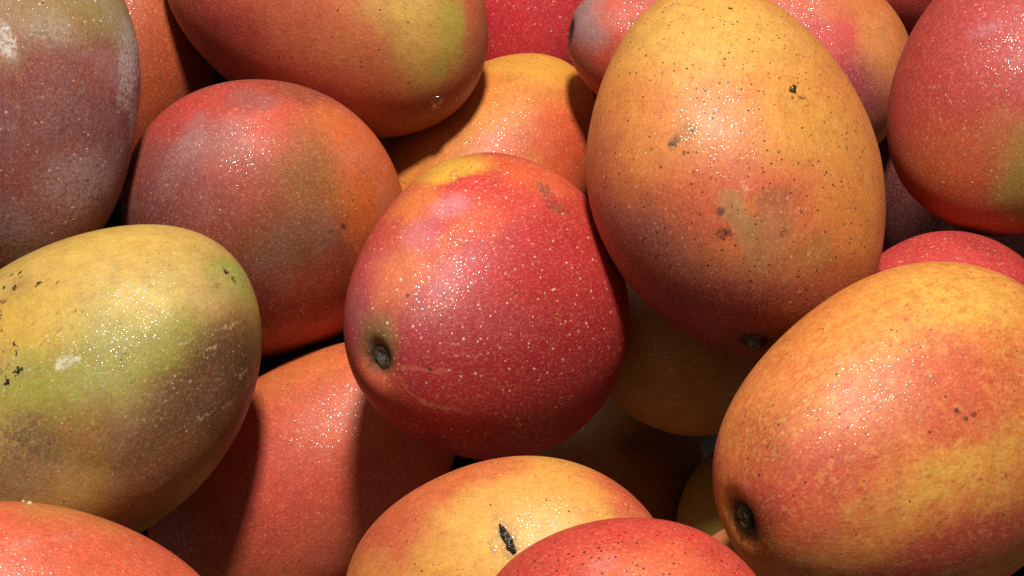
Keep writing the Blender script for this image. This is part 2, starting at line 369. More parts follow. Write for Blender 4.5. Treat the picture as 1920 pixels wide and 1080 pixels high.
      ((0.01513, 0.01376, 0.05153), (-0.593, 0.371, 0.763), (0.01353, 0.0009, 0.01894), 'cc8058', 0.8, 0.6),
      ((0.00475, 0.01601, 0.05317), (-0.359, 0.599, 1.254), (0.00985, 0.00072, 0.0138), 'c8705c', 0.8, 0.5),
      ((0.03304, 0.00536, 0.04042), (-0.549, 0.437, 0.874), (0.00481, 0.00185, 0.00674), '5a1a20', 0.7, 0.7),
      ((0.01265, -0.00641, 0.05488), (0.233, 0.652, 2.213), (0.00366, 0.00732, 0.01025), 'b84034', 0.8, 0.6),
      ((-0.01845, 0.04354, -0.01832), (-0.312, 0.622, 1.334), (0.00755, 0.01322, 0.0185), 'c83434', 0.8, 0.6),
      ((-0.0197, 0.01211, 0.04811), (-0.312, 0.622, 1.334), (0.00072, 0.00072, 0.00101), '1c1210', 0.6, 0.9),
      ((0.00544, 0.01826, 0.05147), (-0.312, 0.622, 1.334), (0.0009, 0.00054, 0.00125), '2a1410', 0.6, 0.9),
      ((-0.00756, 0.02854, 0.03926), (-0.312, 0.622, 1.334), (0.02154, 0.01077, 0.03015), 'b05058', -0.9, 0.5),
      ((-0.02624, -0.0021, 0.0471), (-0.469, 0.522, 1.046), (0.00546, 0.01639, 0.02295), 'b05860', -0.9, 0.5)],
     [], {'lent': 1.0, 'dark': 0.1, 'rough': 0.28, 'bloom': 0, 'streak': 0.0, 'peel': 1.0, 'wet': 0.06, 'darkcol': '2e1c12', 'parts': 'plug'}),
    ((0.08005, -0.06163, 0.26738), (1.4782, 0.6847, -0.1171), 0.06753, 0.05836, 0.04753, 0.1173, 0.002, -0.1821, 175, 'large yellow-orange mango with a tan scuff and purple lower end', 'd88640',
     [((-0.04019, 0.02755, -0.02826), (-1.115, 0.058, 0.691), (0.03493, 0.02022, 0.04891), 'dcaa50', 0.8, 0.95),
      ((-0.01429, 0.04669, 0.0137), (-1.071, -0.409, 0.449), (0.02147, 0.02326, 0.03257), 'd99840', 0.8, 0.9),
      ((-0.03885, 0.03434, 0.01791), (-1.115, 0.058, 0.691), (0.01594, 0.01948, 0.02727), 'da8a50', 0.9, 0.7),
      ((-0.05276, 0.01131, 0.02329), (-1.115, 0.058, 0.691), (0.01431, 0.01967, 0.02754), 'd88440', 0.9, 0.6),
      ((-0.05385, -0.00999, 0.0204), (-1.115, 0.058, 0.691), (0.00733, 0.02015, 0.02821), 'b85440', 0.8, 0.7),
      ((-0.03016, 0.03105, 0.03819), (-1.115, 0.058, 0.691), (0.03355, 0.01589, 0.04697), 'cc5c3e', 0.9, 0.9),
      ((0.00759, 0.03874, 0.04471), (-1.08, 0.37, 0.853), (0.01441, 0.0108, 0.02017), 'cc6c3c', 0.9, 0.6),
      ((0.01257, 0.04433, 0.03101), (-1.104, 0.215, 0.769), (0.0127, 0.02177, 0.03048), 'd4843a', 0.8, 0.7),
      ((-0.03872, -0.0127, 0.0432), (-1.087, -0.332, 0.493), (0.01466, 0.02016, 0.02823), '96463f', 0.9, 0.75),
      ((-0.03093, -0.0029, 0.05249), (-1.115, 0.058, 0.691), (0.01996, 0.01723, 0.02794), '7c4446', 0.9, 0.75),
      ((-0.00567, -0.0008, 0.06396), (-1.107, 0.183, 0.753), (0.04954, 0.01743, 0.06936), '7a2e36', 0.7, 0.95),
      ((-0.01454, -0.01197, 0.05936), (-1.099, -0.255, 0.535), (0.02219, 0.00924, 0.03106), '883440', 0.8, 0.6),
      ((0.01192, 0.0277, 0.05727), (-1.039, 0.522, 0.948), (0.01995, 0.00816, 0.02793), 'a85a34', 0.8, 0.7),
      ((-0.03061, 0.02974, 0.03938), (-1.094, 0.292, 0.81), (0.00424, 0.00636, 0.0089), 'ac8a58', 0.6, 0.7),
      ((-0.02159, 0.02989, 0.0464), (-1.08, 0.37, 0.853), (0.0039, 0.01134, 0.01587), 'ae8c58', 0.7, 0.75),
      ((-0.01746, 0.03489, 0.04318), (-1.115, 0.058, 0.691), (0.00886, 0.00886, 0.0124), 'a8784c', 0.8, 0.7),
      ((-0.01259, 0.02828, 0.05259), (-1.115, 0.058, 0.691), (0.0089, 0.0057, 0.01246), '9c6a46', 0.9, 0.6),
      ((0.00077, 0.03713, 0.04684), (-1.094, 0.292, 0.81), (0.00788, 0.00609, 0.01103), '97703a', 0.9, 0.65),
      ((-0.03017, 0.03439, 0.03317), (-1.101, 0.246, 0.786), (0.00088, 0.00353, 0.00494), 'e09a80', 0.6, 0.8),
      ((-0.02649, 0.03356, 0.03827), (-1.115, 0.058, 0.691), (0.00212, 0.00389, 0.00544), 'd8702c', 0.7, 0.7),
      ((-0.02881, 0.02433, 0.0462), (-1.115, 0.058, 0.691), (0.00266, 0.0023, 0.00372), '3a2a22', 0.6, 0.9),
      ((-0.03304, 0.02653, 0.0405), (-1.115, 0.058, 0.691), (0.00141, 0.00141, 0.00198), '4a3026', 0.6, 0.8),
      ((-0.04996, 0.0211, 0.01918), (-1.087, -0.332, 0.493), (0.0016, 0.00285, 0.00398), '3a3226', 0.6, 0.85),
      ((-0.04834, 0.02526, 0.0149), (-1.071, -0.409, 0.449), (0.00356, 0.00462, 0.00647), '9a7038', 0.8, 0.6),
      ((-0.01467, 0.04648, -0.00308), (-1.108, -0.177, 0.575), (0.00163, 0.00109, 0.00228), '2a241e', 0.6, 0.85),
      ((-0.01982, 0.03915, 0.03464), (-1.104, 0.215, 0.769), (0.00708, 0.00319, 0.00991), '8c5634', 0.8, 0.6),
      ((-0.01282, 0.03584, 0.0444), (-1.115, 0.058, 0.691), (0.0016, 0.00213, 0.00298), '6a4430', 0.7, 0.7),
      ((0.01128, -0.02126, 0.06005), (-1.115, 0.058, 0.691), (0.00457, 0.00114, 0.0064), '501820', 0.8, 0.5)],
     [((-0.01645, 0.04606, -0.00308), (-1.115, 0.058, 0.691), (0.00615, 0.00362, 0.00861), 0.45), ((-0.04866, 0.0238, 0.01778), (-1.115, 0.058, 0.691), (0.00426, 0.00533, 0.00746), 0.2), ((-0.03753, 0.02447, -0.03903), (-1.115, 0.058, 0.691), (0.01303, 0.00559, 0.01825), 0.2), ((-0.01737, 0.03877, 0.03721), (-1.115, 0.058, 0.691), (0.01063, 0.00709, 0.01488), 0.1)], {'lent': 0.45, 'dark': 0.88, 'rough': 0.3, 'bloom': 0, 'streak': 0.0, 'peel': 1.0, 'wet': 0.0, 'darkcol': '2e1c12', 'parts': 'nub'}),
    ((0.1302, 0.056, 0.12616), (2.046, -0.2987, 0.3063), 0.05076, 0.0482, 0.04218, 0.0679, 0.002, 0.0328, 192, 'orange mango with a diagonal crimson band, behind the large yellow one', 'd87a42',
     [((0.01272, 0.03807, -0.01106), (-1.676, 0.2, -0.187), (0.01606, 0.02524, 0.03534), 'c83c42', 0.6, 0.95),
      ((0.02, 0.03744, 0.01466), (-1.674, -0.061, -0.16), (0.0138, 0.0138, 0.01933), '963848', 0.7, 0.9),
      ((0.02002, 0.0285, 0.03249), (-1.683, -0.408, -0.122), (0.00932, 0.00932, 0.01305), '8a3a40', 0.8, 0.7),
      ((0.03503, 0.02879, 0.00113), (-1.683, -0.408, -0.122), (0.01157, 0.01619, 0.02267), 'd88a4a', 0.7, 0.8),
      ((0.02155, 0.03148, -0.02057), (-1.683, -0.408, -0.122), (0.01845, 0.00692, 0.02583), 'd07040', 0.8, 0.6)],
     [], {'lent': 0.3, 'dark': 0.05, 'rough': 0.34, 'bloom': 0, 'streak': 0.0, 'peel': 1.0, 'wet': 0.0, 'darkcol': '2e1c12'}),
    ((-0.15256, -0.12962, 0.22481), (1.9008, -0.1948, -1.068), 0.06886, 0.05614, 0.04979, 0.0787, 0.002, -0.1168, 141, 'green and yellow mango with black flecks and a brown shoulder', 'b89c50',
     [((-0.01992, 0.03757, -0.03342), (-1.846, 1.181, -0.784), (0.03586, 0.01133, 0.05021), 'd4b052', 0.8, 0.95),
      ((-0.00351, 0.04871, -0.00612), (-1.744, 0.925, -0.667), (0.01661, 0.01661, 0.02326), 'cfa842', 0.8, 0.9),
      ((0.00885, 0.03793, -0.03928), (-1.846, 1.181, -0.784), (0.02767, 0.00922, 0.03874), 'ccb65a', 0.8, 0.8),
      ((0.0205, 0.04593, -0.0), (-1.767, 1.011, -0.695), (0.02549, 0.01274, 0.03569), '969a3e', 0.8, 0.9),
      ((0.02553, 0.03725, -0.02865), (-1.744, 0.925, -0.667), (0.02557, 0.01461, 0.03579), '8e9438', 0.9, 0.85),
      ((0.00551, 0.01015, -0.06605), (-1.677, 0.233, -0.553), (0.00878, 0.00954, 0.01336), '86a030', 0.6, 0.95),
      ((0.01314, 0.01808, -0.05982), (-1.744, 0.925, -0.667), (0.01034, 0.01128, 0.0158), 'b89a62', 0.8, 0.7),
      ((0.02267, 0.00623, -0.05911), (-1.744, 0.925, -0.667), (0.00663, 0.00948, 0.01327), 'a88244', 0.8, 0.7),
      ((0.02541, 0.02813, -0.04349), (-2.049, 1.344, -0.996), (0.01475, 0.00922, 0.02065), '8c9038', 0.9, 0.7),
      ((0.04165, 0.03258, -0.00307), (-1.744, 0.925, -0.667), (0.02916, 0.01184, 0.04082), '86642f', 0.8, 0.85),
      ((0.0358, 0.00769, -0.04705), (-1.68, 0.32, -0.563), (0.0169, 0.02347, 0.03285), '4a3424', 0.7, 0.95),  # brown shoulder, with some of its shading painted in too
      ((0.04634, 0.01659, -0.02576), (-2.882, 1.464, -1.839), (0.02402, 0.0157, 0.03362), '5c4228', 0.8, 0.9),
      ((0.03764, -0.02358, -0.03243), (-1.684, 0.406, -0.573), (0.00782, 0.01368, 0.01915), '743c2e', 0.8, 0.8),
      ((0.03125, 0.04027, 0.01665), (-1.744, 0.925, -0.667), (0.01277, 0.00912, 0.01788), '5c5440', -0.8, 0.9),
      ((0.03563, 0.03472, 0.02816), (-1.744, 0.925, -0.667), (0.01468, 0.00734, 0.02055), '7c6a50', 0.8, 0.7),
      ((0.0536, 0.00755, -0.00913), (2.621, 1.451, -2.623), (0.0205, 0.00932, 0.0287), '8a5c36', 0.8, 0.8),
      ((0.03352, -0.02022, -0.04173), (-1.685, 0.441, -0.578), (0.00429, 0.01754, 0.02456), '94503c', 0.7, 0.6),
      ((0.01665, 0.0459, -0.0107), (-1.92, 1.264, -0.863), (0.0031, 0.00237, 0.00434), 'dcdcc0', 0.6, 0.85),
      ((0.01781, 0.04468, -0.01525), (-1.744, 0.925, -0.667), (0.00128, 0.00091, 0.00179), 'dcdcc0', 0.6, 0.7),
      ((-0.02194, 0.0448, -0.00767), (-1.744, 0.925, -0.667), (0.00564, 0.00752, 0.01053), '8a7a3c', 0.9, 0.4),
      ((0.02195, 0.01107, -0.05829), (-2.049, 1.344, -0.996), (0.00415, 0.00038, 0.00581), 'c4b488', 0.8, 0.8),
      ((0.03264, -0.01035, -0.04906), (1.992, 1.315, 3.022), (0.00346, 0.00038, 0.00485), 'c4b488', 0.8, 0.8),
      ((0.02854, 0.01677, -0.05052), (-1.846, 1.181, -0.784), (0.00261, 0.00037, 0.00365), 'c4b488', 0.8, 0.8),
      ((0.03355, -0.00103, -0.05033), (1.848, 1.184, 2.871), (0.00304, 0.00038, 0.00426), 'c4b488', 0.8, 0.8),
      ((0.04453, 0.00915, -0.03423), (-2.882, 1.464, -1.839), (0.00373, 0.00037, 0.00522), 'c4b488', 0.8, 0.8),
      ((0.0259, 0.02549, -0.04594), (-2.179, 1.389, -1.129), (0.00333, 0.00037, 0.00466), 'c4b488', 0.8, 0.8),
      ((0.04137, 0.00122, -0.04079), (2.621, 1.451, -2.623), (0.00226, 0.00038, 0.00317), 'c4b488', 0.8, 0.8),
      ((0.05403, 0.00606, -0.0076), (2.908, 1.464, -2.334), (0.00485, 0.00037, 0.0068), 'c4b488', 0.8, 0.8)],
     [((-0.02194, 0.0448, -0.00767), (-1.744, 0.925, -0.667), (0.01128, 0.0094, 0.0158), 0.55), ((-0.00695, 0.04796, -0.00915), (-1.744, 0.925, -0.667), (0.01666, 0.01111, 0.02333), 0.18), ((0.00707, 0.04925, 0.00614), (-1.744, 0.925, -0.667), (0.00733, 0.01833, 0.02567), 0.3), ((0.00688, 0.01192, -0.06507), (-1.744, 0.925, -0.667), (0.00685, 0.00571, 0.00959), 0.4)], {'lent': 0.55, 'dark': 0.15, 'rough': 0.3, 'bloom': 0.1, 'streak': 0.0, 'peel': 1.0, 'wet': 0.0, 'darkcol': '2e1c12'}),
    ((-0.08442, -0.14131, 0.1392), (1.931, 0.3595, -0.8293), 0.07355, 0.0454, 0.04125, 0.0318, 0.002, 0.0234, 209, 'coral red mango shaded by the glossy red one, beside the green-yellow one', 'd2603a',
     [((-0.03815, 0.01379, -0.03074), (-1.881, 1.225, -0.225), (0.01903, 0.01057, 0.02664), 'd9743e', 0.8, 0.9),
      ((-0.00718, 0.04124, -0.00672), (-1.735, 0.885, -0.059), (0.03076, 0.02666, 0.04307), 'c8483c', 0.9, 0.85),
      ((-0.01569, 0.03341, -0.03356), (-1.735, 0.885, -0.059), (0.01444, 0.01444, 0.02022), 'd4603e', 0.8, 0.6),
      ((-0.00963, 0.03839, 0.03144), (-1.735, 0.885, -0.059), (0.02483, 0.01656, 0.03477), 'b03c30', 0.8, 0.7),
      ((0.02469, 0.03534, -0.00504), (-1.735, 0.885, -0.059), (0.01244, 0.01244, 0.01742), 'c85a40', 0.8, 0.6)],
     [], {'lent': 0.35, 'dark': 0.3, 'rough': 0.3, 'bloom': 0, 'streak': 0.0, 'peel': 1.0, 'wet': 0.0, 'darkcol': '2e1c12'}),
    ((-0.16088, -0.22932, 0.24709), (1.1453, 0.519, -1.843), 0.06827, 0.04697, 0.04131, 0.0946, 0.002, -0.0197, 226, 'coral orange mango below the green-yellow one, with whitish crumbs at its edge', 'd8603e',
     [((-0.04728, 0.00131, 0.00154), (-0.216, 1.243, 1.498), (0.02306, 0.00461, 0.03228), 'c67c3c', 0.7, 0.85),
      ((-0.04075, 0.0212, 0.00921), (0.516, 1.201, 2.273), (0.02061, 0.00859, 0.02885), 'd65a3c', 0.9, 0.7),
      ((-0.04131, 0.01999, 0.01224), (0.821, 1.091, 2.606), (0.00515, 0.00172, 0.00721), 'dc948a', -0.8, 0.5),  # painted sheen spot, like the next one
      ((-0.0439, 0.01528, -0.00154), (0.516, 1.201, 2.273), (0.00453, 0.00174, 0.00634), 'dc8c80', 0.8, 0.4),
      ((-0.03979, 0.01012, -0.03011), (-0.636, 1.169, 1.05), (0.01425, 0.00534, 0.01995), 'cf5c40', 0.8, 0.6)],
     [], {'lent': 0.55, 'dark': 0.0, 'rough': 0.27, 'bloom': 0, 'streak': 0.0, 'peel': 1.0, 'wet': 0.0, 'darkcol': '2e1c12'}),
    ((-0.00279, -0.21717, 0.26278), (2.0139, 0.3083, -1.2385), 0.05848, 0.04632, 0.04044, -0.0319, 0.002, 0.0296, 243, 'golden mango with a black sap slit, half under the speckled red one', 'e0a048',
     [((-0.03308, 0.02082, 0.02501), (-1.959, 0.589, -0.282), (0.01481, 0.02177, 0.03048), 'cc5a3c', 0.8, 0.95),
      ((-0.0445, 0.00868, -0.0), (3.1, 1.251, -1.674), (0.02631, 0.00737, 0.03683), 'd4683c', 0.8, 0.9),
      ((-0.02046, 0.00178, -0.05216), (-1.959, 0.589, -0.282), (0.01723, 0.00655, 0.02412), 'cc563c', 0.8, 0.95),
      ((-0.02046, 0.03279, -0.02145), (-2.36, 1.112, -0.793), (0.02001, 0.01167, 0.02802), 'e6b252', 0.9, 0.8),
      ((-0.02928, 0.01891, -0.03638), (-2.36, 1.112, -0.793), (0.01523, 0.00677, 0.02133), 'e2a044', 0.8, 0.7),
      ((-0.0229, 0.02708, 0.0294), (-2.36, 1.112, -0.793), (0.00864, 0.00691, 0.01209), 'd89048', 0.8, 0.7),
      ((-0.02065, 0.03306, -0.02025), (-1.893, 0.113, -0.097), (0.00734, 0.003, 0.01027), '8a7448', -0.8, 0.9),
      ((-0.02009, 0.03459, -0.01536), (-1.891, 0.013, -0.063), (0.00234, 0.00067, 0.00327), '6a5a40', 0.6, 0.7)],
     [], {'lent': 0.55, 'dark': 0.3, 'rough': 0.3, 'bloom': 0, 'streak': 0.0, 'peel': 1.0, 'wet': 0.0, 'darkcol': '2e1c12', 'parts': 'slit', 'slit': ((-0.02065, 0.03306, -0.02025), (-1.839, 0.28, 0.408))}),
    ((0.03524, -0.25035, 0.33027), (1.4397, -0.6025, 1.3556), 0.04663, 0.04197, 0.03666, 0.0495, 0.002, 0.0392, 260, 'red mango dotted with dark specks, overlapping the golden one with a slit', 'cc4036',
     [((0.0357, 0.01845, 0.0031), (-0.824, -1.262, -0.953), (0.01934, 0.00506, 0.02708), 'da663a', 0.9, 0.85),
      ((0.0331, 0.0196, -0.01131), (-1.203, -0.96, -0.536), (0.00448, 0.00239, 0.00628), 'd88a94', 0.8, 0.4),  # cool sheen put into the colour as a pinkish spot
      ((0.0389, 0.0, 0.01713), (0.941, -1.213, -2.774), (0.00916, 0.00458, 0.01282), 'c43a36', 0.8, 0.7),
      ((0.03197, 0.01296, -0.02374), (-1.272, -0.795, -0.447), (0.00912, 0.00395, 0.01277), 'c84438', 0.8, 0.6)],
     [], {'lent': 0.15, 'dark': 1.45, 'rough': 0.27, 'bloom': 0, 'streak': 0.0, 'peel': 1.0, 'wet': 0.0, 'darkcol': '4a141c'}),
    ((0.12947, -0.16883, 0.27692), (1.1215, 0.7079, -1.3536), 0.07366, 0.05678, 0.04875, -0.1259, 0.006, 0.0198, 277, 'large golden mango streaked with red, showing a sunken black stem end', 'dc863e',
     [((-0.05268, 0.01959, -0.01488), (-0.671, 0.908, 1.162), (0.02739, 0.01198, 0.03834), 'e2aa46', 0.8, 0.95),
      ((-0.05049, 0.01407, 0.01788), (0.418, 1.015, 2.432), (0.02018, 0.01009, 0.02826), 'e29c40', 0.8, 0.8),
      ((-0.03322, 0.03673, 0.01304), (-0.184, 1.058, 1.741), (0.02892, 0.01405, 0.04049), 'cf5c3a', 0.8, 0.95),
      ((-0.03721, 0.02628, 0.03173), (-0.575, 0.959, 1.282), (0.01318, 0.01318, 0.01846), 'dc8658', 0.9, 0.7),
      ((-0.03983, -0.00106, 0.04858), (-0.984, 0.514, 0.696), (0.01011, 0.01516, 0.02123), 'dc8444', 0.8, 0.7),
      ((-0.00978, 0.0434, 0.02621), (0.13, 1.063, 2.1), (0.03282, 0.00656, 0.04595), 'dfa244', 0.6, 0.95),
      ((-0.0208, 0.02085, 0.05942), (-0.184, 1.058, 1.741), (0.02293, 0.01228, 0.0321), 'c24a38', 0.9, 0.9),
      ((-0.01164, 0.01348, 0.06844), (-0.575, 0.959, 1.282), (0.0099, 0.0099, 0.01387), 'c04438', 0.8, 0.7),
      ((-0.00606, 0.02941, 0.05673), (-0.028, 1.068, 1.919), (0.01962, 0.00818, 0.02747), 'ca503c', 0.8, 0.7),
      ((0.01507, 0.04478, 0.02012), (-0.028, 1.068, 1.919), (0.03338, 0.01001, 0.04673), 'bc4434', 0.7, 0.95),
      ((-0.00578, 0.03646, 0.04574), (-0.575, 0.959, 1.282), (0.00981, 0.0049, 0.01373), 'd88844', 0.8, 0.6),
      ((-0.02709, 0.00656, 0.0628), (-0.028, 1.068, 1.919), (0.00764, 0.01079, 0.01511), '9a5a28', -0.9, 0.95),
      ((-0.03393, 0.00929, 0.05466), (0.281, 1.045, 2.273), (0.00995, 0.00663, 0.01393), 'a8642c', -0.9, 0.5),
      ((-0.0278, 0.04032, 0.01144), (-0.575, 0.959, 1.282), (0.00083, 0.00083, 0.00116), '2a1c14', 0.5, 0.9),
      ((-0.02522, 0.04247, 0.00656), (0.281, 1.045, 2.273), (0.00099, 0.00083, 0.00139), '2a1c14', 0.5, 0.9),
      ((-0.02497, 0.04203, 0.00982), (-0.575, 0.959, 1.282), (0.00099, 0.00083, 0.00139), '2a1c14', 0.5, 0.9),
      ((-0.01837, -0.01411, 0.06446), (-0.575, 0.959, 1.282), (0.0024, 0.01027, 0.01438), 'b44448', 0.7, 0.8),
      ((-0.0011, -0.00662, 0.0677), (-0.575, 0.959, 1.282), (0.00444, 0.01024, 0.01434), 'dc9848', 0.8, 0.8),
      ((-0.00102, 0.00095, 0.06542), (-0.273, 1.047, 1.638), (0.00609, 0.0105, 0.01469), '33241a', -0.8, 0.95),
      ((-5e-05, -0.00024, 0.06528), (-0.273, 1.047, 1.638), (0.00373, 0.00746, 0.01045), '1c1612', 0.5, 1),
      ((-0.0096, 0.01345, 0.06886), (-0.33, 1.036, 1.572), (0.00496, 0.00743, 0.01041), '8c3430', 0.8, 0.6),
      ((-0.00356, 0.04859, 0.00332), (-0.575, 0.959, 1.282), (0.00666, 0.01, 0.01399), 'de9a40', 0.8, 0.5)],
     [], {'lent': 0.12, 'dark': 0.25, 'rough': 0.34, 'bloom': 0, 'streak': 1.0, 'peel': 0.6, 'wet': 0.3, 'darkcol': '2e1c12', 'parts': 'sunken'}),
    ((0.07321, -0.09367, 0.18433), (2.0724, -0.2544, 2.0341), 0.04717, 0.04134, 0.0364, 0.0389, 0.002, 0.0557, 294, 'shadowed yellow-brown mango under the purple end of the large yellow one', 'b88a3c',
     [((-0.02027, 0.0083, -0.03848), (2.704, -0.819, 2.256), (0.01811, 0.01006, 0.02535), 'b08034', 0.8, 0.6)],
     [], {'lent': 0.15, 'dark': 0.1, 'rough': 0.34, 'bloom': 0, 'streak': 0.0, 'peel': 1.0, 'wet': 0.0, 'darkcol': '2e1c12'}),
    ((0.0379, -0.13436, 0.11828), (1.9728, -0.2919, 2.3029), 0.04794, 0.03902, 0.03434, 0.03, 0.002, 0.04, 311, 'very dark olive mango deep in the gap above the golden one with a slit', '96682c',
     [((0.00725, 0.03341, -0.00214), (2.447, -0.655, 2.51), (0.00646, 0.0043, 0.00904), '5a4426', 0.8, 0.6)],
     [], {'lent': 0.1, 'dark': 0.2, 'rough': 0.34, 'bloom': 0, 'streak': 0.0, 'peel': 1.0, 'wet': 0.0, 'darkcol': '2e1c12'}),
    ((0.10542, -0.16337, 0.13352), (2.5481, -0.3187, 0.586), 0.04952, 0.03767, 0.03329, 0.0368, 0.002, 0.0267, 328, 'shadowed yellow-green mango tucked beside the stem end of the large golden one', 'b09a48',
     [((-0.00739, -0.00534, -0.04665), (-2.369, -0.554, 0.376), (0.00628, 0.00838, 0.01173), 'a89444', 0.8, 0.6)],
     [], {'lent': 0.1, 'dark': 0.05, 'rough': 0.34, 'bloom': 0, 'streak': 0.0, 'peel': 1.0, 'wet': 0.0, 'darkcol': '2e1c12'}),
    ((0.09169, -0.21045, 0.19539), (1.7157, -0.3417, 2.0654), 0.04487, 0.03609, 0.03176, 0.03, 0.002, 0.04, 345, 'peach coloured mango just peeping out between the speckled red and large golden ones', 'd8844c',
     [],
     [], {'lent': 0.2, 'dark': 0.05, 'rough': 0.34, 'bloom': 0, 'streak': 0.0, 'peel': 1.0, 'wet': 0.0, 'darkcol': '2e1c12'}),
    ((0.20011, -0.0103, 0.22772), (1.446, 0.161, 2.5941), 0.06122, 0.05068, 0.04467, 0.0426, 0.002, 0.0573, 362, 'deep red mango with an olive-green side, resting above the small red one', 'b03a36',
     [((0.01873, 0.0417, -0.00138), (1.813, -0.523, -2.908), (0.02384, 0.01788, 0.03338), 'b84044', 0.9, 0.8),
      ((0.01464, 0.01599, -0.05407), (1.813, -0.523, -2.908), (0.0222, 0.02018, 0.03108), 'be5c30', 0.8, 0.85),
      ((-0.01707, 0.02573, -0.04307), (1.813, -0.523, -2.908), (0.00886, 0.01773, 0.02482), '8a8036', 0.7, 0.9),
      ((-0.00528, 0.03461, -0.03409), (1.813, -0.523, -2.908), (0.00982, 0.01178, 0.01649), 'b06a38', 0.8, 0.6),
      ((0.03532, 0.02217, -0.02996), (1.813, -0.523, -2.908), (0.00814, 0.02036, 0.0285), 'b84238', 0.8, 0.6),
      ((-0.00891, 0.00841, -0.058), (1.794, -0.353, -2.864), (0.02214, 0.00604, 0.031), 'b8582e', 0.8, 0.7),
      ((0.01723, 0.04217, -0.00138), (1.894, -0.859, -3.034), (0.00595, 0.00238, 0.00833), 'c08090', -0.9, 0.5)],
     [], {'lent': 0.5, 'dark': 0.1, 'rough': 0.33, 'bloom': 0, 'streak': 0.0, 'peel': 1.0, 'wet': 0.0, 'darkcol': '2e1c12'}),
    ((0.1663, -0.10294, 0.20755), (2.112, -0.4148, 1.6179), 0.0479, 0.03855, 0.03395, -0.0083, 0.002, 0.0029, 379, 'small red mango squeezed between the deep red and large golden ones', 'c4383c',
     [((0.03485, 0.01687, -0.00111), (2.782, -0.969, 1.962), (0.01192, 0.00278, 0.01669), '8a2428', 0.8, 0.5)],
     [], {'lent': 0.5, 'dark': 0.15, 'rough': 0.3, 'bloom': 0, 'streak': 0.0, 'peel': 1.0, 'wet': 0.0, 'darkcol': '2e1c12'}),
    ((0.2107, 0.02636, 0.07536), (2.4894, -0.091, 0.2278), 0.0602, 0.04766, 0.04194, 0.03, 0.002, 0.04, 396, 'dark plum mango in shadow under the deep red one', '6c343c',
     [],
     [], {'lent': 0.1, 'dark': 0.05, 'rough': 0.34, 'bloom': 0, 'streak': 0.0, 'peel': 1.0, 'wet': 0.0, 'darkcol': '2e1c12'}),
    ((0.19082, 0.12251, 0.1196), (1.697, -0.3744, 1.806), 0.04989, 0.04116, 0.03622, 0.03, 0.002, 0.04, 413, 'dark red mango behind the one with the crimson band', 'a83430',
     [],
     [], {'lent': 0.3, 'dark': 0.05, 'rough': 0.34, 'bloom': 0, 'streak': 0.0, 'peel': 1.0, 'wet': 0.0, 'darkcol': '2e1c12'}),
    ((-0.05656, 0.03421, 0.07638), (2.1496, -0.3584, 1.1865), 0.05028, 0.04022, 0.0354, 0.03, 0.002, 0.04, 447, 'pale greenish mango deep in the gap beneath the orange one with a yellow top', 'b4ac7c',
     [],
     [], {'lent': 0.1, 'dark': 0.05, 'rough': 0.34, 'bloom': 0, 'streak': 0.0, 'peel': 1.0, 'wet': 0.0, 'darkcol': '2e1c12'}),
    ((0.04724, -0.2378, 0.14444), (1.612, -0.3417, 2.0654), 0.04724, 0.03903, 0.03434, 0.04, 0.002, 0.04, 515, 'orange mango hidden beneath the red one dotted with dark specks', 'cf6a3c',
     [((0.01976, 0.02934, -0.00747), (2.034, -1.061, 2.73), (0.01773, 0.01182, 0.02482), 'dca048', 0.9, 0.8)],
     [], {'lent': 0.4, 'dark': 0.3, 'rough': 0.34, 'bloom': 0, 'streak': 0.0, 'peel': 1.0, 'wet': 0.0, 'darkcol': '2e1c12'}),
    ((-0.01303, -0.23489, 0.10031), (1.0046, 0.3098, -2.2272), 0.04994, 0.04125, 0.0363, 0.04, 0.002, 0.04, 532, 'red-orange mango propping up the golden one with a black slit', 'c84a38',
     [((-0.00804, 0.02943, 0.02943), (1.03, 0.876, 2.71), (0.01653, 0.01653, 0.02315), 'd88a44', 0.9, 0.8)],
     [], {'lent': 0.4, 'dark': 0.3, 'rough': 0.34, 'bloom': 0, 'streak': 0.0, 'peel': 1.0, 'wet': 0.0, 'darkcol': '2e1c12'}),
    ((-0.16435, -0.25629, 0.17472), (1.798, -0.3744, 1.806), 0.045, 0.03717, 0.03271, 0.04, 0.002, 0.04, 549, 'yellow-orange mango beneath the coral orange one with crumbs', 'd08a40',
     [((0.01163, 0.03156, 0.00512), (2.554, -1.19, 2.194), (0.0169, 0.01314, 0.02365), 'c45038', 0.9, 0.8)],
     [], {'lent': 0.4, 'dark': 0.3, 'rough': 0.34, 'bloom': 0, 'streak': 0.0, 'peel': 1.0, 'wet': 0.0, 'darkcol': '2e1c12'}),
    ((-0.24716, -0.13053, 0.18562), (0.9815, -0.0814, 2.9384), 0.04737, 0.03913, 0.03444, 0.04, 0.002, 0.04, 566, "red mango outside the heap's green-yellow one, touching its stem end", 'b85038',
     [((-0.01659, 0.02824, 0.01835), (1.352, -0.214, -3.095), (0.01578, 0.01578, 0.02209), 'a89044', 0.9, 0.8)],
     [], {'lent': 0.4, 'dark': 0.3, 'rough': 0.34, 'bloom': 0, 'streak': 0.0, 'peel': 1.0, 'wet': 0.0, 'darkcol': '2e1c12'}),
    ((0.22178, -0.17178, 0.22612), (1.6548, -0.2463, 0.6715), 0.04397, 0.03633, 0.03197, 0.04, 0.002, 0.04, 583, 'golden mango beyond the broad end of the red-streaked golden one', 'd09040',
     [((-0.00655, 0.03061, -0.01091), (-1.292, -0.689, -0.18), (0.01468, 0.01468, 0.02055), 'c85a3c', 0.9, 0.8)],
     [], {'lent': 0.4, 'dark': 0.3, 'rough': 0.34, 'bloom': 0, 'streak': 0.0, 'peel': 1.0, 'wet': 0.0, 'darkcol': '2e1c12'}),
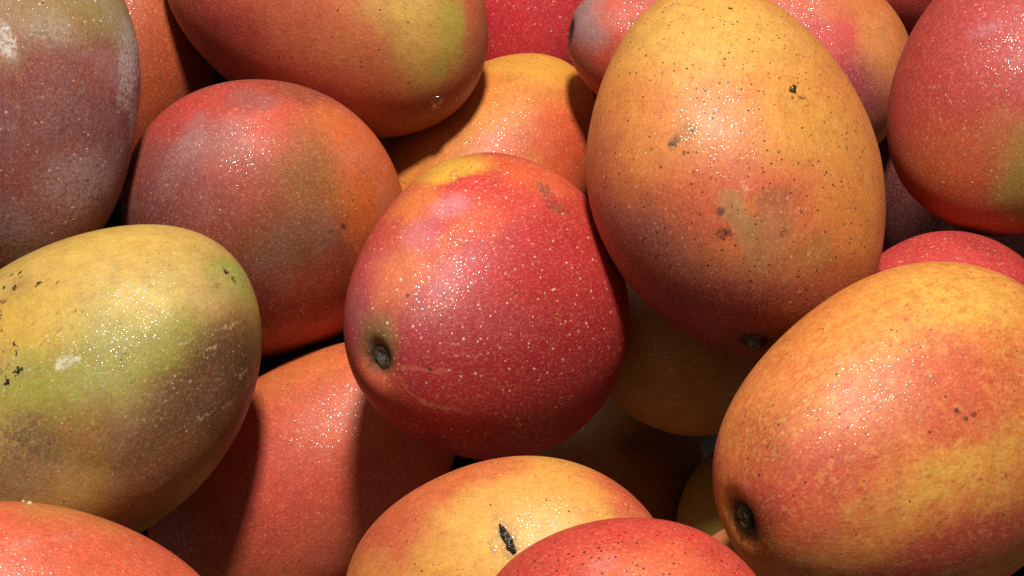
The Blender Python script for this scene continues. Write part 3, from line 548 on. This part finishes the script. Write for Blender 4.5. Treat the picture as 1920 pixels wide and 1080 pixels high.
    ((0.2592, -0.05729, 0.17638), (1.0998, 0.1187, -2.8418), 0.04968, 0.04104, 0.03611, 0.04, 0.002, 0.04, 600, 'red mango beyond the olive side of the deep red one', 'b44638',
     [((0.01709, 0.03222, 0.01454), (1.46, 0.32, 3.107), (0.01653, 0.01653, 0.02314), 'c07a3c', 0.9, 0.8)],
     [], {'lent': 0.4, 'dark': 0.3, 'rough': 0.34, 'bloom': 0, 'streak': 0.0, 'peel': 1.0, 'wet': 0.0, 'darkcol': '2e1c12'}),
    ((-0.25273, -0.00525, 0.21143), (1.692, -0.1999, 0.5252), 0.04885, 0.04035, 0.03551, 0.04, 0.002, 0.04, 634, 'brownish red mango beyond the dusty purple one with bloom', 'a8503c',
     [((0.01701, 0.032, 0.01214), (-1.326, -0.545, -0.129), (0.01624, 0.01624, 0.02273), '8c5a50', 0.9, 0.8)],
     [], {'lent': 0.4, 'dark': 0.3, 'rough': 0.34, 'bloom': 0, 'streak': 0.0, 'peel': 1.0, 'wet': 0.0, 'darkcol': '2e1c12'}),
    ((-0.09543, 0.14464, 0.17061), (1.2063, -0.3815, 1.6901), 0.05487, 0.04533, 0.03989, 0.04, 0.002, 0.04, 651, 'orange mango further back than the one with a yellow-green cheek', 'c8603c',
     [((-0.01769, 0.03572, 0.01462), (0.322, -1.233, -1.91), (0.02051, 0.01367, 0.02871), 'd0984a', 0.9, 0.8)],
     [], {'lent': 0.4, 'dark': 0.3, 'rough': 0.34, 'bloom': 0, 'streak': 0.0, 'peel': 1.0, 'wet': 0.0, 'darkcol': '2e1c12'}),
    ((0.11319, 0.17695, 0.1114), (1.3387, 0.3633, -1.9159), 0.05917, 0.04888, 0.04301, 0.04, 0.002, 0.04, 668, 'coral mango further back than the large yellow-orange one', 'cc5038',
     [((0.01958, 0.03982, 0.00268), (1.249, 1.233, 2.837), (0.02215, 0.01477, 0.03101), 'd88c44', 0.9, 0.8)],
     [], {'lent': 0.4, 'dark': 0.3, 'rough': 0.34, 'bloom': 0, 'streak': 0.0, 'peel': 1.0, 'wet': 0.0, 'darkcol': '2e1c12'}),
]
SMALL = [
    ('water_drop', 'clear water drop running down the red-orange mango with a yellow-green cheek', 'drop', (-0.03067, 0.00415, 0.1946), (1.284, -0.486, 0.587), (0.0032, 0.0021), 0.0013),
    ('crumb', 'larger pale crumb on top of the coral orange mango', 'crumb', (-0.16138, -0.18686, 0.27001), (-1.16, 0.063, -0.116), (0.0009, 0.0007), 0.0008),
    ('crumb', 'smaller pale crumb on top of the coral orange mango', 'crumb', (-0.16447, -0.18503, 0.26591), (-1.194, -0.7, -0.326), (0.0006, 0.0005), 0.0006),
]

def tag(o, label, cat, group=None):
    o['label'] = label; o['category'] = cat
    if group: o['group'] = group

# ------------------------------------------------------------------ the surface below the pile
TRAY = plain('black_tray_plastic', '0a0908', '151310', 40, .7, .0004, .08)
bm = bmesh.new()
bmesh.ops.create_grid(bm, x_segments=40, y_segments=40, size=0.9)
for v in bm.verts:                                  # pressed ribs of a produce tray
    v.co.z = 0.0015 * math.cos(v.co.x * 140) - 0.002
me = bpy.data.meshes.new('tray_floor'); bm.to_mesh(me); bm.free()
me.materials.append(TRAY)
tray = bpy.data.objects.new('tray_floor', me)
tray.rotation_euler = (TILT, 0, 0)
tray['kind'] = 'structure'
scene.collection.objects.link(tray)

# ------------------------------------------------------------------ fruit
NU, NV = 128, 96
FACES = grid_faces(NU, NV)
BARK = plain('stem_cork', '1c1610', '4a3c2c', 900, .5, .0005)
BARK_PALE = plain('stem_wood', '3c3a34', '6c6a62', 900, .4, .0004)
PITCH = plain('dried_sap', '0e0c0a', '2c2620', 900, .16, .0003)

def lump(name, rx, ry, h, seed, mat, parent, loc, rot=(0, 0, 0), hollow=0.0):
    """low knobbly button: rim, hollow and uneven edge"""
    rnd = random.Random(seed)
    nu, prof = 28, [(0, 1 - hollow), (.25, 1 - hollow * .8), (.48, 1 - hollow * .2), (.66, 1.0), (.82, .85), (.95, .45), (1.04, -.1), (1.1, -.9)]
    ph = [rnd.uniform(0, 6.28) for _ in range(4)]
    vs = [(0, 0, h * prof[0][1])]
    for r, z in prof[1:]:
        for j in range(nu):
            a = j * 2 * math.pi / nu
            k = 1 + .09 * math.sin(2 * a + ph[0]) + .06 * math.sin(5 * a + ph[1]) + .03 * math.sin(9 * a + ph[2])
            vs.append((rx * r * k * math.cos(a), ry * r * k * math.sin(a), h * (z + .12 * math.sin(3 * a + ph[3] + 4 * r))))
    vs.append((0, 0, -h))
    o = mesh_object(name, vs, grid_faces(nu, len(prof)), mat, parent)
    o.location = loc; o.rotation_euler = rot
    return o

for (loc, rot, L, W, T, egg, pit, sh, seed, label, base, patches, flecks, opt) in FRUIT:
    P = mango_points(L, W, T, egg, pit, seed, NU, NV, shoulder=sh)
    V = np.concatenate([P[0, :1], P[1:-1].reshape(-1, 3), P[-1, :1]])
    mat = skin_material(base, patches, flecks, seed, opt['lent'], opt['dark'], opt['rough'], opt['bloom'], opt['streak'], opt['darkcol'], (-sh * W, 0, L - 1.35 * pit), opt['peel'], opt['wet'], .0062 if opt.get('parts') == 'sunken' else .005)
    parts = opt.get('parts')
    if parts:
        root = bpy.data.objects.new('mango', None)
        root.empty_display_size = 0.02
        scene.collection.objects.link(root)
        mesh_object('skin', V, FACES, mat, root)
    else:
        root = mesh_object('mango', V, FACES, mat)
    root.location = loc; root.rotation_euler = rot
    tag(root, label, 'mango', 'mangoes heaped in the display')
    top = L - 1.35 * pit
    if parts == 'plug':                              # flat corky stem scar with a hollow middle
        s = lump('stem_scar', .0047, .0039, .0013, 3, BARK, root, (-sh * W, 0, top + .0002), hollow=.9)
        lump('stem_core', .0024, .0018, .0008, 8, BARK_PALE, s, (0, 0, .0001), hollow=.3)
    elif parts == 'nub':                             # short broken stalk
        s = lump('stem_scar', .0050, .0036, .0010, 5, BARK, root, (-sh * W, 0, top + .0002), hollow=.5)
        lump('stem_stub', .0030, .0021, .0022, 11, BARK_PALE, s, (0, 0, .0004), hollow=.1)
    elif parts == 'sunken':
        s = lump('stem_scar', .0092, .0060, .0012, 7, PITCH, root, (-sh * W, 0, top), hollow=.6)
        lump('stem_stub', .0042, .0036, .0026, 13, BARK, s, (0, 0, .0006), hollow=.25)
    elif parts == 'slit':                            # split in the skin with beads of dried sap
        sl, sr = opt['slit']
        s = lump('sap_slit', .0050, .0014, .0004, 21, PITCH, root, sl, sr, hollow=.6)
        for i, (bx, br) in enumerate(((-.0032, .0009), (-.0014, .0013), (.0007, .0015), (.0026, .0013), (.0040, .0009))):
            lump('sap_bead', br, br * .9, .0010, 30 + i, PITCH, s, (bx, .0002 * (-1) ** i, .0002))

# ------------------------------------------------------------------ little things lying on the fruit
water = bpy.data.materials.new('water'); N = Nodes(water)
N.bsdf.inputs['Transmission Weight'].default_value = 1
N.bsdf.inputs['IOR'].default_value = 1.33
N.bsdf.inputs['Roughness'].default_value = 0.02
w = N.noise(N.new('ShaderNodeTexCoord').outputs['Object'], 60).outputs['Fac']
N.put(N.bsdf.inputs['Base Color'], N.mix(w, (.95, .97, .96, 1), (1, 1, 1, 1)))
CRUMB = plain('pale_crumb', '8c8058', 'c0b48a', 900, .6, .0004)
for name, label, cat, loc, rot, r, h in SMALL:
    vs = lump(name, r[0], r[1], h, 41, water if cat == 'drop' else CRUMB, None, loc, rot)
    tag(vs, label, cat)
